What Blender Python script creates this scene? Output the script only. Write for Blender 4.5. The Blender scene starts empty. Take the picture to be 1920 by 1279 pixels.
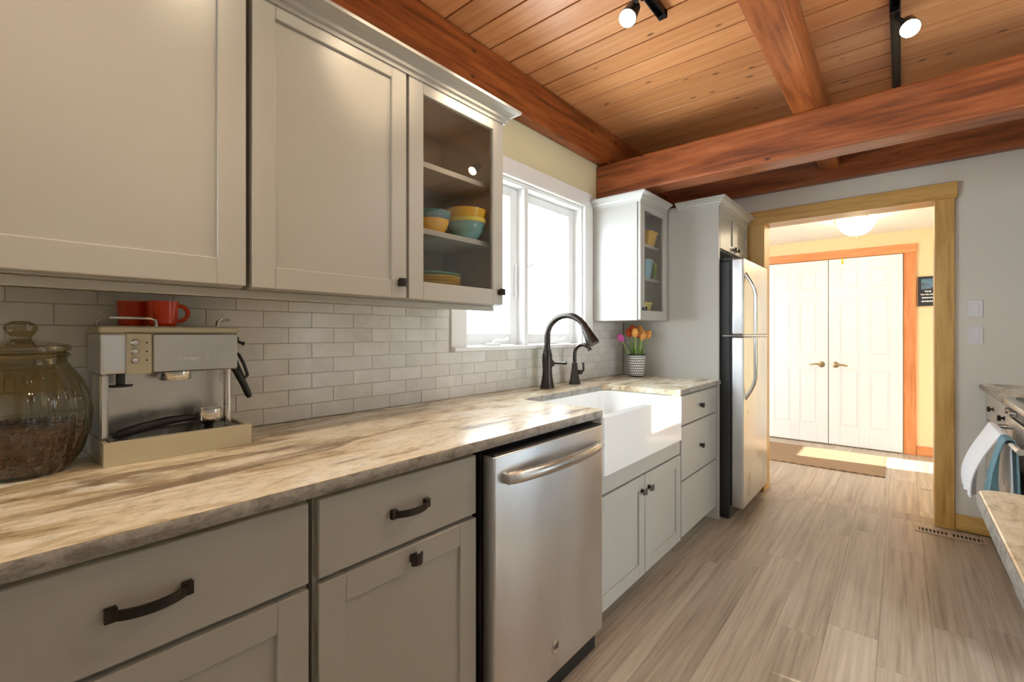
import bpy, bmesh, math, random
from mathutils import Vector, Matrix
random.seed(7)
sc = bpy.context.scene
C = sc.collection
PI = math.pi

# ------------------------------------------------------------------ camera, world, sun, exposure
F_PX, YAW, CAM = 860.0, math.atan(730/860.0), (1.60, 0.0, 1.214)
cd = bpy.data.cameras.new('camera'); cam = bpy.data.objects.new('camera', cd); C.objects.link(cam)
cam.location = CAM; cam.rotation_euler = (PI/2, 0, YAW)
cd.sensor_width = 36; cd.lens = 36*F_PX/1920; cd.shift_y = -13.5/1920; cd.clip_start = .02
sc.camera = cam

w = bpy.data.worlds.new('sky'); sc.world = w; w.use_nodes = True
w.node_tree.nodes['Background'].inputs[0].default_value = (.80, .90, 1, 1)
w.node_tree.nodes['Background'].inputs[1].default_value = 10.2

sd = bpy.data.lights.new('sun', 'SUN'); sd.energy = 12; sd.angle = .009; sd.color = (1, .93, .82)
so = bpy.data.objects.new('sun', sd); C.objects.link(so)
EL, AZ = math.radians(38), math.atan(.10)
sdir = Vector((-math.cos(EL)*math.cos(AZ), -math.cos(EL)*math.sin(AZ), -math.sin(EL)))
so.rotation_euler = sdir.to_track_quat('-Z', 'Y').to_euler(); so.location = (8, 3, 8)

def portal(loc, rot, sx, sy):
    l = bpy.data.lights.new('sky_portal', 'AREA'); l.shape = 'RECTANGLE'; l.size = sx; l.size_y = sy
    l.cycles.is_portal = True
    o = bpy.data.objects.new('sky_portal', l); C.objects.link(o); o.location = loc; o.rotation_euler = rot
portal((-.16, 2.06, 1.59), (0, -PI/2, 0), .84, 1.06)        # kitchen window
portal((.55, -2.57, 2.0), (PI/2, 0, PI), 1.0, .96)        # added rear fill window
portal((2.77, 1.89, 1.05), (0, PI/2, 0), 2.0, .34)  # added fill door
portal((2.77, 2.45, 2.38), (0, PI/2, 0), .32, .50)          # high window
portal((3.15, 5.76, 1.0), (0, PI/2, 0), 1.7, .58)           # entry door glass

sc.view_settings.view_transform = 'Standard'; sc.view_settings.look = 'None'
sc.view_settings.gamma = 1; sc.view_settings.use_curve_mapping = False
sc.view_settings.exposure = 0.86

# ------------------------------------------------------------------ materials
def srgb(r, g, b):
    f = lambda c: (c/255/12.92) if c/255 <= .04045 else ((c/255+.055)/1.055)**2.4
    return (f(r), f(g), f(b), 1)
class NT:
    def __init__(s, name):
        s.m = bpy.data.materials.new(name); s.m.use_nodes = True; s.t = s.m.node_tree
        s.b = s.t.nodes['Principled BSDF']; s.out = s.t.nodes['Material Output']
    def n(s, typ, ins=None, **kw):
        nd = s.t.nodes.new(typ)
        for k, v in kw.items(): setattr(nd, k, v)
        for k, v in (ins or {}).items():
            sock = nd.inputs[k]
            if isinstance(v, bpy.types.NodeSocket): s.t.links.new(v, sock)
            else: sock.default_value = v
        return nd
    def link(s, a, b): s.t.links.new(a, b)
    def set(s, **kw):
        for k, v in kw.items():
            sock = s.b.inputs[k.replace('_', ' ')]
            if isinstance(v, bpy.types.NodeSocket): s.link(v, sock)
            else: sock.default_value = v
    def ramp(s, fac, stops):
        r = s.n('ShaderNodeValToRGB', {'Fac': fac}); e = r.color_ramp.elements
        while len(e) < len(stops): e.new(.5)
        for i, (p, c) in enumerate(stops): e[i].position = p; e[i].color = c
        return r.outputs['Color']
    def coords(s, scale=(1, 1, 1), rnd=0, rot=(0, 0, 0)):
        tc = s.n('ShaderNodeTexCoord'); v = tc.outputs['Object']
        if rnd:
            oi = s.n('ShaderNodeObjectInfo')
            mu = s.n('ShaderNodeMath', {0: oi.outputs['Random'], 1: float(rnd)}, operation='MULTIPLY')
            cb = s.n('ShaderNodeCombineXYZ', {'X': mu.outputs[0], 'Y': mu.outputs[0], 'Z': mu.outputs[0]})
            v = s.n('ShaderNodeVectorMath', {0: v, 1: cb.outputs[0]}, operation='ADD').outputs[0]
        return s.n('ShaderNodeMapping', {'Vector': v, 'Scale': scale, 'Rotation': rot}).outputs[0]
    def noise(s, v, scale=5, detail=5, rough=.55, dist=0):
        return s.n('ShaderNodeTexNoise', {'Vector': v, 'Scale': scale, 'Detail': detail, 'Roughness': rough, 'Distortion': dist}).outputs['Fac']
    def bump(s, h, strength=.2, dist=.002):
        s.set(Normal=s.n('ShaderNodeBump', {'Height': h, 'Strength': strength, 'Distance': dist}).outputs[0])
    def mix(s, fac, a, b, mode='MIX'):
        nd = s.n('ShaderNodeMix', data_type='RGBA', blend_type=mode)
        for i, v in ((0, fac), (6, a), (7, b)):
            if isinstance(v, bpy.types.NodeSocket): s.link(v, nd.inputs[i])
            else: nd.inputs[i].default_value = v
        return nd.outputs[2]
    def rand(s): return s.n('ShaderNodeObjectInfo').outputs['Random']

def plain(name, col, rough=.4, metal=0, var=.04, scale=6, **kw):
    k = NT(name); v = k.coords()
    n = k.noise(v, scale, 3)
    lo = tuple(c*(1-var) for c in col[:3])+(1,); hi = tuple(min(1, c*(1+var)) for c in col[:3])+(1,)
    k.set(Base_Color=k.ramp(n, [(.3, lo), (.7, hi)]), Roughness=rough, Metallic=metal, **kw)
    return k.m
def wood(name, dark, mid, light, axis, rough=.4, gs=1.0, knots=0, rnd=9, vary=.35, coat=0, lon=.9):
    k = NT(name); st = [11*gs]*3; st['xyz'.index(axis)] = lon*gs
    v = k.coords(tuple(st), rnd)
    n1 = k.noise(v, 1.4, 6, .6, .9); n2 = k.noise(v, 7, 4, .6)
    f = k.n('ShaderNodeMath', {0: n1, 1: n2}, operation='ADD').outputs[0]
    f = k.n('ShaderNodeMath', {0: f, 1: .5}, operation='MULTIPLY').outputs[0]
    col = k.ramp(f, [(.36, dark), (.5, mid), (.64, light)])
    tone = k.ramp(k.rand(), [(0, (1-vary, 1-vary*1.05, 1-vary*1.1, 1)), (1, (1, 1, 1, 1))])
    col = k.mix(1.0, col, tone, 'MULTIPLY')
    if knots:
        kv = [15.0]*3; kv['xyz'.index(axis)] = 7.0
        vo = k.n('ShaderNodeTexVoronoi', {'Vector': k.coords(tuple(kv), rnd), 'Scale': 1.0})
        fac = k.ramp(vo.outputs['Distance'], [(.07, (1, 1, 1, 1)), (.17, (0, 0, 0, 1))])
        pick = k.ramp(k.n('ShaderNodeSeparateColor', {0: vo.outputs['Color']}).outputs[0], [(1-knots-.01, (0, 0, 0, 1)), (1-knots, (1, 1, 1, 1))])
        fk = k.mix(1.0, fac, pick, 'MULTIPLY')
        col = k.mix(fk, col, tuple(c*.25 for c in dark[:3])+(1,))
    k.set(Base_Color=col, Roughness=rough, Coat_Weight=coat, Coat_Roughness=.25)
    k.bump(n2, .05, .0006)
    return k.m
def metal(name, col, rough=.3, axis=None, var=.1, rv=.12):
    k = NT(name); st = [60, 60, 60]
    if axis: st['xyz'.index(axis)] = 1.2
    n = k.noise(k.coords(tuple(st) if axis else (4, 4, 4)), 1.5, 4)
    b = k.noise(k.coords((2.2, 2.2, 1.0)), 2.0, 3)
    lo = tuple(c*(1-var) for c in col[:3])+(1,)
    k.set(Base_Color=k.ramp(b, [(.3, lo), (.7, col)]), Metallic=1.0)
    f = k.n('ShaderNodeMapRange', {0: b, 1: .3, 2: .7, 3: rough-rv/2, 4: rough+rv/2})
    k.set(Roughness=f.outputs[0])
    if axis: k.bump(n, .05, .0004)
    return k.m
def glassy(name, tint=(1, 1, 1, 1), rough=.0, refl=1.0):
    k = NT(name); k.t.nodes.remove(k.b)
    lw = k.n('ShaderNodeLayerWeight', {'Blend': .5})
    p5 = k.n('ShaderNodeMath', {0: lw.outputs['Facing'], 1: 5.0}, operation='POWER')
    fm = k.n('ShaderNodeMath', {0: p5.outputs[0], 1: .9*refl, 2: .035*refl}, operation='MULTIPLY_ADD', use_clamp=True)
    nz = k.noise(k.coords(), 3, 2)
    tr = k.n('ShaderNodeBsdfTransparent', {'Color': k.ramp(nz, [(.3, tuple(c*.98 for c in tint[:3])+(1,)), (.7, tint)])})
    gl = k.n('ShaderNodeBsdfGlossy', {'Roughness': rough})
    mx = k.n('ShaderNodeMixShader', {0: fm.outputs[0], 1: tr.outputs[0], 2: gl.outputs[0]})
    k.link(mx.outputs[0], k.out.inputs[0]); return k.m
def emit(name, col, strength):
    k = NT(name); k.set(Base_Color=col, Emission_Color=col, Emission_Strength=strength); return k.m

MT = {}
MT['paint'] = plain('cabinet_paint', srgb(186, 183, 175), .33, 0, .02, 2)
MT['paint_in'] = plain('cabinet_interior', srgb(176, 166, 150), .5, 0, .03)
MT['white'] = plain('white_paint', srgb(236, 235, 232), .35, 0, .02)
MT['doorwhite'] = plain('door_paint', srgb(226, 223, 218), .3, 0, .015)
MT['wall_yellow'] = plain('pale_yellow_wall', srgb(226, 217, 178), .75, 0, .025, 1.5)
MT['wall_far'] = plain('warm_yellow_wall', srgb(232, 200, 152), .75, 0, .02, 1.5)
MT['wall_grey'] = plain('cream_wall', srgb(226, 220, 209), .75, 0, .02, 1.5)
MT['ceil_white'] = plain('white_ceiling', srgb(238, 234, 226), .8, 0, .02)
MT['black'] = plain('black_metal', (.012, .011, .010, 1), .35, .6, .2)
MT['bronze'] = metal('oil_rubbed_bronze', (.065, .056, .05, 1), .30)
MT['blackplastic'] = plain('black_plastic', (.012, .012, .013, 1), .4)
MT['darkgap'] = plain('dark_void', (.02, .018, .015, 1), .8)
MT['fridgeside'] = plain('black_fridge_side', (.018, .018, .019, 1), .45, 0, .15, 40)
MT['steel'] = metal('brushed_steel', (.77, .78, .80, 1), .34, 'z', .16, .14)
MT['steelh'] = metal('brushed_steel_horizontal', (.62, .60, .57, 1), .27, 'y', .1)
MT['chrome'] = metal('polished_steel', (.68, .66, .63, 1), .16)
MT['machine'] = plain('champagne_enamel', srgb(198, 190, 164), .35, .2, .03)
MT['brass'] = metal('antique_brass', (.42, .31, .17, 1), .35)
MT['gold'] = plain('yellow_brass', srgb(225, 185, 60), .4, .3)
MT['porcelain'] = plain('white_fireclay', srgb(244, 243, 240), .12, 0, .01)
MT['glass'] = glassy('window_glass', (.97, .98, .97, 1), 0, 1)
MT['cabglass'] = glassy('cabinet_glass', (.965, .96, .95, 1), 0, 1.6)
MT['jarglass'] = glassy('green_tinted_jar_glass', (.74, .68, .50, 1), .03, 2.6)
MT['yellow'] = plain('yellow_glaze', srgb(240, 190, 50), .25)
MT['paleyellow'] = plain('lemon_glaze', srgb(232, 214, 90), .28)
MT['teal'] = plain('teal_glaze', srgb(132, 186, 184), .2)
MT['darkteal'] = plain('dark_teal_glaze', srgb(84, 140, 140), .25)
MT['skyblue'] = plain('pale_blue_glaze', srgb(160, 205, 222), .25)
MT['green'] = plain('leaf_green', srgb(104, 146, 44), .5, 0, .25, 12)
MT['stem'] = plain('stem_green', srgb(150, 180, 90), .5, 0, .2, 12)
MT['orange'] = plain('orange_petal', srgb(244, 166, 84), .5, 0, .2, 30)
MT['redorange'] = plain('red_orange_petal', srgb(200, 80, 30), .5, 0, .25, 30)
MT['pink'] = plain('pink_petal', srgb(212, 96, 170), .5, 0, .2, 30)
MT['redmug'] = plain('volcanic_orange_enamel', srgb(206, 58, 14), .15, 0, .08)
MT['towel'] = plain('white_cotton', srgb(248, 248, 250), .9, 0, .02, 60)
MT['tealtowel'] = plain('teal_cotton', srgb(120, 155, 165), .9, 0, .12, 60)
MT['ventmetal'] = plain('beige_vent_metal', srgb(196, 176, 156), .5, .1)
MT['switch'] = plain('switch_plastic', srgb(232, 230, 232), .3, 0, .01)
MT['bean'] = plain('roasted_coffee', srgb(88, 52, 24), .38, 0, .35, 60)
MT['lampglass'] = emit('lit_opal_glass', (1, .86, .62, 1), 6)
MT['bulb'] = emit('lit_lamp_lens', (1, .86, .6, 1), 25)

MT['ceilplank'] = wood('stained_pine_plank', srgb(200, 132, 80), srgb(218, 150, 94), srgb(228, 166, 110), 'x', .4, .7, .45, 13, .16, .15, .5)
MT['beam_y'] = wood('stained_timber_along', srgb(104, 50, 18), srgb(158, 84, 36), srgb(188, 108, 54), 'y', .45, .55, .08, 3, .1, .15)
MT['beam_x'] = wood('stained_timber_across', srgb(100, 48, 20), srgb(150, 80, 38), srgb(180, 104, 58), 'x', .45, .55, .08, 3, .1, .15)
MT['pine_z'] = wood('golden_pine_upright', srgb(190, 142, 70), srgb(216, 170, 92), srgb(230, 188, 112), 'z', .4, .6, .2, 5, .08, .2)
MT['pine_x'] = wood('golden_pine_header', srgb(190, 142, 70), srgb(216, 170, 92), srgb(230, 188, 112), 'x', .4, .6, .2, 5, .08, .2)
MT['fir_z'] = wood('orange_fir_upright', srgb(190, 112, 60), srgb(210, 132, 76), srgb(220, 148, 90), 'z', .45, .6, 0, 5, .05)
MT['fir_x'] = wood('orange_fir_header', srgb(190, 112, 60), srgb(210, 132, 76), srgb(220, 148, 90), 'x', .45, .6, 0, 5, .05)
MT['floorplank'] = wood('greige_oak_plank', srgb(160, 142, 124), srgb(192, 175, 156), srgb(212, 198, 180), 'y', .36, .8, 0, 17, .24, 0, .35)

def granite():
    k = NT('fantasy_brown_granite')
    v = k.coords((3.0, .75, 3.0), 0, (0, 0, .16))
    warp = k.n('ShaderNodeTexNoise', {'Vector': k.coords((1.4, 1.0, 1.4)), 'Scale': 2.2, 'Detail': 4}).outputs['Color']
    v2 = k.n('ShaderNodeMix', data_type='VECTOR')
    k.link(v, v2.inputs[4]); k.link(warp, v2.inputs[5]); v2.inputs[0].default_value = .20
    vv = v2.outputs[1]
    a = k.noise(vv, 5.0, 9, .66, .6); b = k.noise(vv, 2.2, 6, .6, 1.4); c = k.noise(k.coords((14, 8, 14)), 4, 5, .7)
    col = k.ramp(a, [(.30, srgb(138, 116, 88)), (.42, srgb(200, 178, 142)), (.52, srgb(232, 218, 190)), (.68, srgb(246, 240, 226))])
    band = k.ramp(b, [(.34, (1, 1, 1, 1)), (.43, (0, 0, 0, 1))])
    col = k.mix(band, col, srgb(146, 124, 98))
    spk = k.ramp(c, [(.36, (.55, .53, .50, 1)), (.5, (1, 1, 1, 1))])
    col = k.mix(.55, col, k.mix(1.0, col, spk, 'MULTIPLY'))
    k.set(Base_Color=col, Roughness=.22); return k.m
MT['granite'] = granite()
def graniteedge():
    k = NT('chiselled_granite_edge')
    c = k.noise(k.coords((10, 8, 14)), 3, 8, .7, .8)
    k.set(Base_Color=k.ramp(c, [(.32, srgb(156, 146, 134)), (.5, srgb(214, 208, 200)), (.7, srgb(238, 234, 228))]), Roughness=.5)
    k.bump(c, .6, .006); return k.m
MT['granite_edge'] = graniteedge()
def tilemat():
    k = NT('pale_stone_subway_tile')
    n = k.noise(k.coords((3, 3, 3), 11), 2.5, 5, .6, .6)
    c = k.ramp(n, [(.3, srgb(216, 212, 206)), (.7, srgb(236, 233, 228))])
    c = k.mix(1.0, c, k.ramp(k.rand(), [(0, (.90, .895, .885, 1)), (1, (1, 1, 1, 1))]), 'MULTIPLY')
    k.set(Base_Color=c, Roughness=.22); return k.m
MT['tile'] = tilemat()
MT['soil'] = plain('soil', srgb(120, 110, 90), .95, 0, .2)
MT['grout'] = plain('grout', srgb(192, 187, 179), .9)
def rugmat():
    k = NT('woven_jute_mat')
    v = k.coords((1, 1, 1))
    w1 = k.n('ShaderNodeTexWave', {'Vector': v, 'Scale': 22.0, 'Distortion': 1.5, 'Detail': 2}, bands_direction='Y').outputs['Fac']
    b = k.n('ShaderNodeTexChecker', {'Vector': v, 'Scale': 26.0, 'Color1': srgb(150, 122, 96), 'Color2': srgb(112, 88, 68)}).outputs['Color']
    k.set(Base_Color=k.mix(w1, b, srgb(164, 136, 108)), Roughness=.95); k.bump(w1, .5, .003); return k.m
MT['rug'] = rugmat()
def vasemat():
    k = NT('basket_weave_glaze')
    tc = k.n('ShaderNodeTexCoord'); sp = k.n('ShaderNodeSeparateXYZ', {0: tc.outputs['Object']})
    at = k.n('ShaderNodeMath', {0: sp.outputs[1], 1: sp.outputs[0]}, operation='ARCTAN2')
    cb = k.n('ShaderNodeCombineXYZ', {'X': at.outputs[0], 'Y': sp.outputs[2]})
    mp = k.n('ShaderNodeMapping', {'Vector': cb.outputs[0], 'Scale': (4.6, 52, 1)})
    br = k.n('ShaderNodeTexBrick', {'Vector': mp.outputs[0], 'Color1': srgb(240, 238, 232), 'Color2': srgb(228, 226, 220), 'Mortar': srgb(52, 48, 46),
        'Scale': 1.0, 'Mortar Size': .13, 'Brick Width': 1.3, 'Row Height': .9})
    k.set(Base_Color=br.outputs[0], Roughness=.3); return k.m
MT['vase'] = vasemat()
def signmat():
    k = NT('chalkboard_art')
    n = k.noise(k.coords((9, 9, 22)), 1.3, 3)
    k.set(Base_Color=k.ramp(n, [(.35, srgb(70, 120, 125)), (.5, srgb(96, 116, 140)), (.65, srgb(60, 70, 60))]), Roughness=.7); return k.m
MT['signart'] = signmat()

# ------------------------------------------------------------------ mesh builder
class MB:
    def __init__(s): s.bm = bmesh.new()
    def _add(s, b, M=None):
        if M is not None: b.transform(M)
        me = bpy.data.meshes.new('tmp'); b.to_mesh(me); b.free(); s.bm.from_mesh(me); bpy.data.meshes.remove(me); return s
    def box(s, x0, x1, y0, y1, z0, z1, bev=0, seg=1, M=None):
        b = bmesh.new(); bmesh.ops.create_cube(b, size=1)
        bmesh.ops.scale(b, vec=(abs(x1-x0), abs(y1-y0), abs(z1-z0)), verts=b.verts)
        if bev: bmesh.ops.bevel(b, geom=b.edges[:], offset=bev, segments=seg, affect='EDGES', profile=.6)
        bmesh.ops.translate(b, vec=((x0+x1)/2, (y0+y1)/2, (z0+z1)/2), verts=b.verts)
        return s._add(b, M)
    def prism(s, poly, a0, a1, axis='z', bev=0, seg=2):
        b = bmesh.new()
        mk = {'z': lambda p, a: (p[0], p[1], a), 'y': lambda p, a: (p[0], a, p[1]), 'x': lambda p, a: (a, p[0], p[1])}[axis]
        v0 = [b.verts.new(mk(p, a0)) for p in poly]; v1 = [b.verts.new(mk(p, a1)) for p in poly]
        n = len(poly); b.faces.new(v0[::-1]); b.faces.new(v1)
        for i in range(n): b.faces.new((v0[i], v0[(i+1) % n], v1[(i+1) % n], v1[i]))
        bmesh.ops.recalc_face_normals(b, faces=b.faces)
        if bev: bmesh.ops.bevel(b, geom=b.edges[:], offset=bev, segments=seg, affect='EDGES', profile=.6)
        return s._add(b)
    def tube(s, pts, r, seg=12, cap=True, flat=None):
        pts = [Vector(p) for p in pts]; n = len(pts); rs = r if isinstance(r, (list, tuple)) else [r]*n
        b = bmesh.new(); rings = []; T0 = (pts[1]-pts[0]).normalized()
        up = Vector((0, 0, 1)) if abs(T0.z) < .9 else Vector((1, 0, 0))
        N = T0.cross(up).normalized()
        for i in range(n):
            T = (pts[min(i+1, n-1)]-pts[max(i-1, 0)]).normalized()
            N = (N-T*N.dot(T)).normalized(); B = T.cross(N)
            fa, fb = flat if flat else (1, 1)
            rings.append([b.verts.new(pts[i]+(N*math.cos(2*PI*k/seg)*fa+B*math.sin(2*PI*k/seg)*fb)*rs[i]) for k in range(seg)])
        for i in range(n-1):
            for k in range(seg): b.faces.new((rings[i][k], rings[i][(k+1) % seg], rings[i+1][(k+1) % seg], rings[i+1][k]))
        if cap: b.faces.new(rings[0][::-1]); b.faces.new(rings[-1])
        bmesh.ops.recalc_face_normals(b, faces=b.faces)
        return s._add(b)
    def lathe(s, prof, c=(0, 0, 0), seg=32, axis='z', rib=0, ribn=0, M=None):
        b = bmesh.new(); rings = []
        for (r, z) in prof:
            if r < 1e-5: rings.append([b.verts.new((0, 0, z))]); continue
            rings.append([b.verts.new((r*(1+rib*math.cos(ribn*2*PI*k/seg))*math.cos(2*PI*k/seg), r*(1+rib*math.cos(ribn*2*PI*k/seg))*math.sin(2*PI*k/seg), z)) for k in range(seg)])
        for i in range(len(rings)-1):
            A, B = rings[i], rings[i+1]
            for k in range(seg):
                k2 = (k+1) % seg
                if len(A) == 1 and len(B) == 1: continue
                if len(A) == 1: b.faces.new((A[0], B[k2], B[k]))
                elif len(B) == 1: b.faces.new((A[k], A[k2], B[0]))
                else: b.faces.new((A[k], A[k2], B[k2], B[k]))
        bmesh.ops.recalc_face_normals(b, faces=b.faces)
        if axis == 'x': b.transform(Matrix.Rotation(PI/2, 4, 'Y'))
        if axis == 'y': b.transform(Matrix.Rotation(-PI/2, 4, 'X'))
        if M is not None: b.transform(M)
        bmesh.ops.translate(b, vec=c, verts=b.verts)
        return s._add(b)
    def sweep(s, prof, path):
        """prof: (out, z) pairs; path: plan polyline, the profile sticks out to the right of travel."""
        b = bmesh.new(); P = [Vector(p) for p in path]; n = len(P); rings = []
        for i in range(n):
            d0 = (P[i]-P[i-1]).normalized() if i else (P[1]-P[0]).normalized()
            d1 = (P[i+1]-P[i]).normalized() if i < n-1 else d0
            n0 = Vector((d0.y, -d0.x)); n1 = Vector((d1.y, -d1.x)); m = (n0+n1)/(1+n0.dot(n1))
            rings.append([b.verts.new((P[i].x+m.x*o, P[i].y+m.y*o, z)) for o, z in prof])
        k = len(prof)
        for i in range(n-1):
            for j in range(k): b.faces.new((rings[i][j], rings[i][(j+1) % k], rings[i+1][(j+1) % k], rings[i+1][j]))
        b.faces.new(rings[0][::-1]); b.faces.new(rings[-1])
        bmesh.ops.recalc_face_normals(b, faces=b.faces)
        return s._add(b)
    def mesh(s, name, mat, smooth=False):
        me = bpy.data.meshes.new(name); s.bm.to_mesh(me); s.bm.free(); me.materials.append(MT[mat] if isinstance(mat, str) else mat)
        if smooth:
            for p in me.polygons: p.use_smooth = True
            me.set_sharp_from_angle(angle=math.radians(38))
        return me
    def build(s, name, mat, parent=None, smooth=False, local=False):
        o = bpy.data.objects.new(name, s.mesh(name, mat, smooth)); C.objects.link(o)
        if parent is not None: adopt(o, parent, local)
        return o
def adopt(o, parent, local=False):
    o.parent = parent
    if not local and parent.type == 'EMPTY' : o.matrix_parent_inverse = Matrix.Translation(-parent.location)
def tag(o, label=None, cat=None, group=None, kind=None):
    for k, v in (('label', label), ('category', cat), ('group', group), ('kind', kind)):
        if v: o[k] = v
    return o
def thing(name, label, cat, loc=(0, 0, 0), rz=0, group=None):
    o = bpy.data.objects.new(name, None); C.objects.link(o); o.empty_display_size = .05
    o.location = loc; o.rotation_euler = (0, 0, rz); return tag(o, label, cat, group)
def setting(name, loc=(0, 0, 0), label=None):
    o = bpy.data.objects.new(name, None); C.objects.link(o); o.empty_display_size = .05; o.location = loc
    return tag(o, label, None, None, 'structure')
def copy_tree(o, parent=None):
    c = o.copy(); C.objects.link(c); c.parent = parent
    if parent is not None: c.matrix_parent_inverse = o.matrix_parent_inverse.copy()
    for ch in list(o.children): copy_tree(ch, c)
    return c
def B(*a, **k): return MB().box(*a, **k)
def text_part(body, size, mat, parent, M, depth=.0004):
    cu = bpy.data.curves.new('lettering', 'FONT'); cu.body = body; cu.size = size; cu.extrude = depth; cu.align_x = 'CENTER'; cu.align_y = 'CENTER'
    t = bpy.data.objects.new('tmp_text', cu); C.objects.link(t); bpy.context.view_layer.update()
    me = bpy.data.meshes.new_from_object(t.evaluated_get(bpy.context.evaluated_depsgraph_get()))
    bpy.data.objects.remove(t); me.transform(M); me.materials.clear(); me.materials.append(MT[mat])
    o = bpy.data.objects.new('lettering', me); C.objects.link(o); adopt(o, parent); return o
def frame_matrix(origin, xaxis, yaxis):
    x = Vector(xaxis).normalized(); y = Vector(yaxis).normalized(); z = x.cross(y)
    m = Matrix((x, y, z)).transposed().to_4x4(); m.translation = Vector(origin); return m

# ------------------------------------------------------------------ the shell
WALL_T = .14; ZC = 2.60; XR = 2.62; YB = 3.95; YB2 = 4.09; YF = 6.12; ZH = 2.26; XHR = 3.0; XHL = -.6
fl = B(-.75, 3.15, -2.55, 6.3, -.12, -.004).build('floor', 'darkgap'); tag(fl, 'greige oak plank floor', None, None, 'structure')
# floor planks: rows along Y
PW = .165; row0 = .045
def floor_zone(x0, x1, y0, y1):
    i0 = int(math.floor((x0-row0)/PW)); i1 = int(math.ceil((x1-row0)/PW))
    for i in range(i0, i1):
        rr = random.Random(100+i); y = y0-rr.random()*1.2
        a, b = max(x0, row0+i*PW), min(x1, row0+(i+1)*PW)
        if b-a < .02: continue
        while y < y1:
            L = 1.22; c, d = max(y, y0), min(y+L, y1); y += L
            if d-c < .03: continue
            B(a+.0003, b-.0003, c+.0003, d-.0003, -.004, 0, .0005).build('floor_plank', 'floorplank', fl)
floor_zone(.0, XR, -2.4, YB); floor_zone(.79, 1.77, YB, YB2); floor_zone(XHL, XHR, YB2, YF)

ce = B(-.14, XR+.12, -2.55, YB2, ZC+.02, ZC+.14).build('ceiling', 'darkgap'); tag(ce, 'stained pine plank ceiling', None, None, 'structure')
y = YB-.01
while y > -2.4:
    MB().prism([(y-.144+.004, ZC+.02), (y-.144+.004, ZC+.0015), (y-.144+.0055, ZC), (y-.0055, ZC), (y-.004, ZC+.0015), (y-.004, ZC+.02)], 0, XR, 'x').build('ceiling_plank', 'ceilplank', ce)
    y -= .144
# wall with the window (left)
wl = MB()
wl.box(-WALL_T, 0, -2.55, 1.525, 0, ZC+.02).box(-WALL_T, 0, 2.605, YB2, 0, ZC+.02).box(-WALL_T, 0, 1.525, 2.605, 0, 1.135).box(-WALL_T, 0, 1.525, 2.605, 2.05, ZC+.02)
wall_left = wl.build('wall_left', 'wall_yellow'); tag(wall_left, 'pale yellow wall with the kitchen window', None, None, 'structure')
# backsplash tiles
ROW, TP, TY0 = .0535, .162, .537
gb = MB().box(.0, .0075, -.70, 1.43, .9145, 1.325).box(0, .0075, 1.43, 2.70, .9145, 1.128).box(0, .0075, 2.70, 3.158, .9145, 1.30)
gb.build('grout_bed', 'grout', wall_left)
def tile_mesh(w_): return MB().box(.0035, .0095, 0, w_-.0022, 0, ROW-.0022, .0007).mesh('tile', 'tile')
full = tile_mesh(TP)
for r in range(8):
    z = .9155+r*ROW; top = z+ROW
    ph = TY0+(TP/2 if r % 2 == 0 else 0)
    spans = [(-.70, 3.158)] if r < 4 else [(-.70, 1.43), (2.70, 3.158)]
    for (a, b) in spans:
        k = math.floor((a-ph)/TP)
        while ph+k*TP < b:
            c, d = max(a, ph+k*TP), min(b, ph+(k+1)*TP); k += 1
            if d-c < .006: continue
            lim = 1.325 if a < 1 else 1.30
            if top > lim: me = MB().box(.0035, .0095, 0, d-c-.0022, 0, max(.004, lim-z), .0007).mesh('tile', 'tile')
            else: me = full if abs(d-c-TP) < 1e-4 else tile_mesh(d-c)
            o = bpy.data.objects.new('tile', me); C.objects.link(o); o.parent = wall_left; o.location = (0, c, z)
# wall with the doorway (back)
wb = MB()
wb.box(0, .79, YB, YB2, 0, ZC+.02).box(1.77, XR+.12, YB, YB2, 0, ZC+.02).box(.79, 1.77, YB, YB2, 2.06, ZC+.02)
tag(wb.build('wall_back', 'wall_grey'), 'cream wall with the wide cased doorway', None, None, 'structure')
# right wall: added fill door, high window
wr = MB()
X0, X1 = XR, XR+.12
wr.box(X0, X1, -2.55, 1.72, 0, ZC+.02).box(X0, X1, 1.72, 2.0+.06, 2.05, ZC+.02).box(X0, X1, 2.06, 2.20, 0, ZC+.02).box(X0, X1, 2.20, 2.70, 0, 2.22).box(X0, X1, 2.20, 2.70, 2.54, ZC+.02).box(X0, X1, 2.70, YB2, 0, ZC+.02)
tag(wr.build('wall_right', 'wall_grey'), 'cream wall behind the range', None, None, 'structure')
wq = MB().box(-.14, .05, -2.55, -2.4, 0, ZC+.02).box(1.05, XR+.12, -2.55, -2.4, 0, ZC+.02).box(.05, 1.05, -2.55, -2.4, 0, 1.52).box(.05, 1.05, -2.55, -2.4, 2.48, ZC+.02)
tag(wq.build('wall_rear', 'wall_grey'), 'plain cream wall', None, None, 'structure')
# entry hall
tag(B(XHL-.1, XHR+.1, YF, YF+.12, 0, ZH+.1).build('wall_far', 'wall_far'), 'warm yellow wall of the entry hall', None, None, 'structure')
tag(B(XHL-.12, XHL, YB2, YF, 0, ZH+.1).build('wall_hall_left', 'wall_far'), 'yellow side wall of the entry hall', None, None, 'structure')
hr = MB().box(XHR, XHR+.12, YB2, 5.47, 0, ZH+.1).box(XHR, XHR+.12, 6.04, YF+.1, 0, ZH+.1).box(XHR, XHR+.12, 5.47, 6.04, 1.84, ZH+.1).box(XHR, XHR+.12, 5.47, 6.04, 0, .12)
tag(hr.build('wall_hall_right', 'wall_far'), 'yellow side wall of the entry hall with a glazed door', None, None, 'structure')
tag(B(XHL-.1, XHR+.1, YB2, YF+.1, ZH, ZH+.12).build('ceiling_hall', 'ceil_white'), 'white ceiling of the entry hall', None, None, 'structure')
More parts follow.
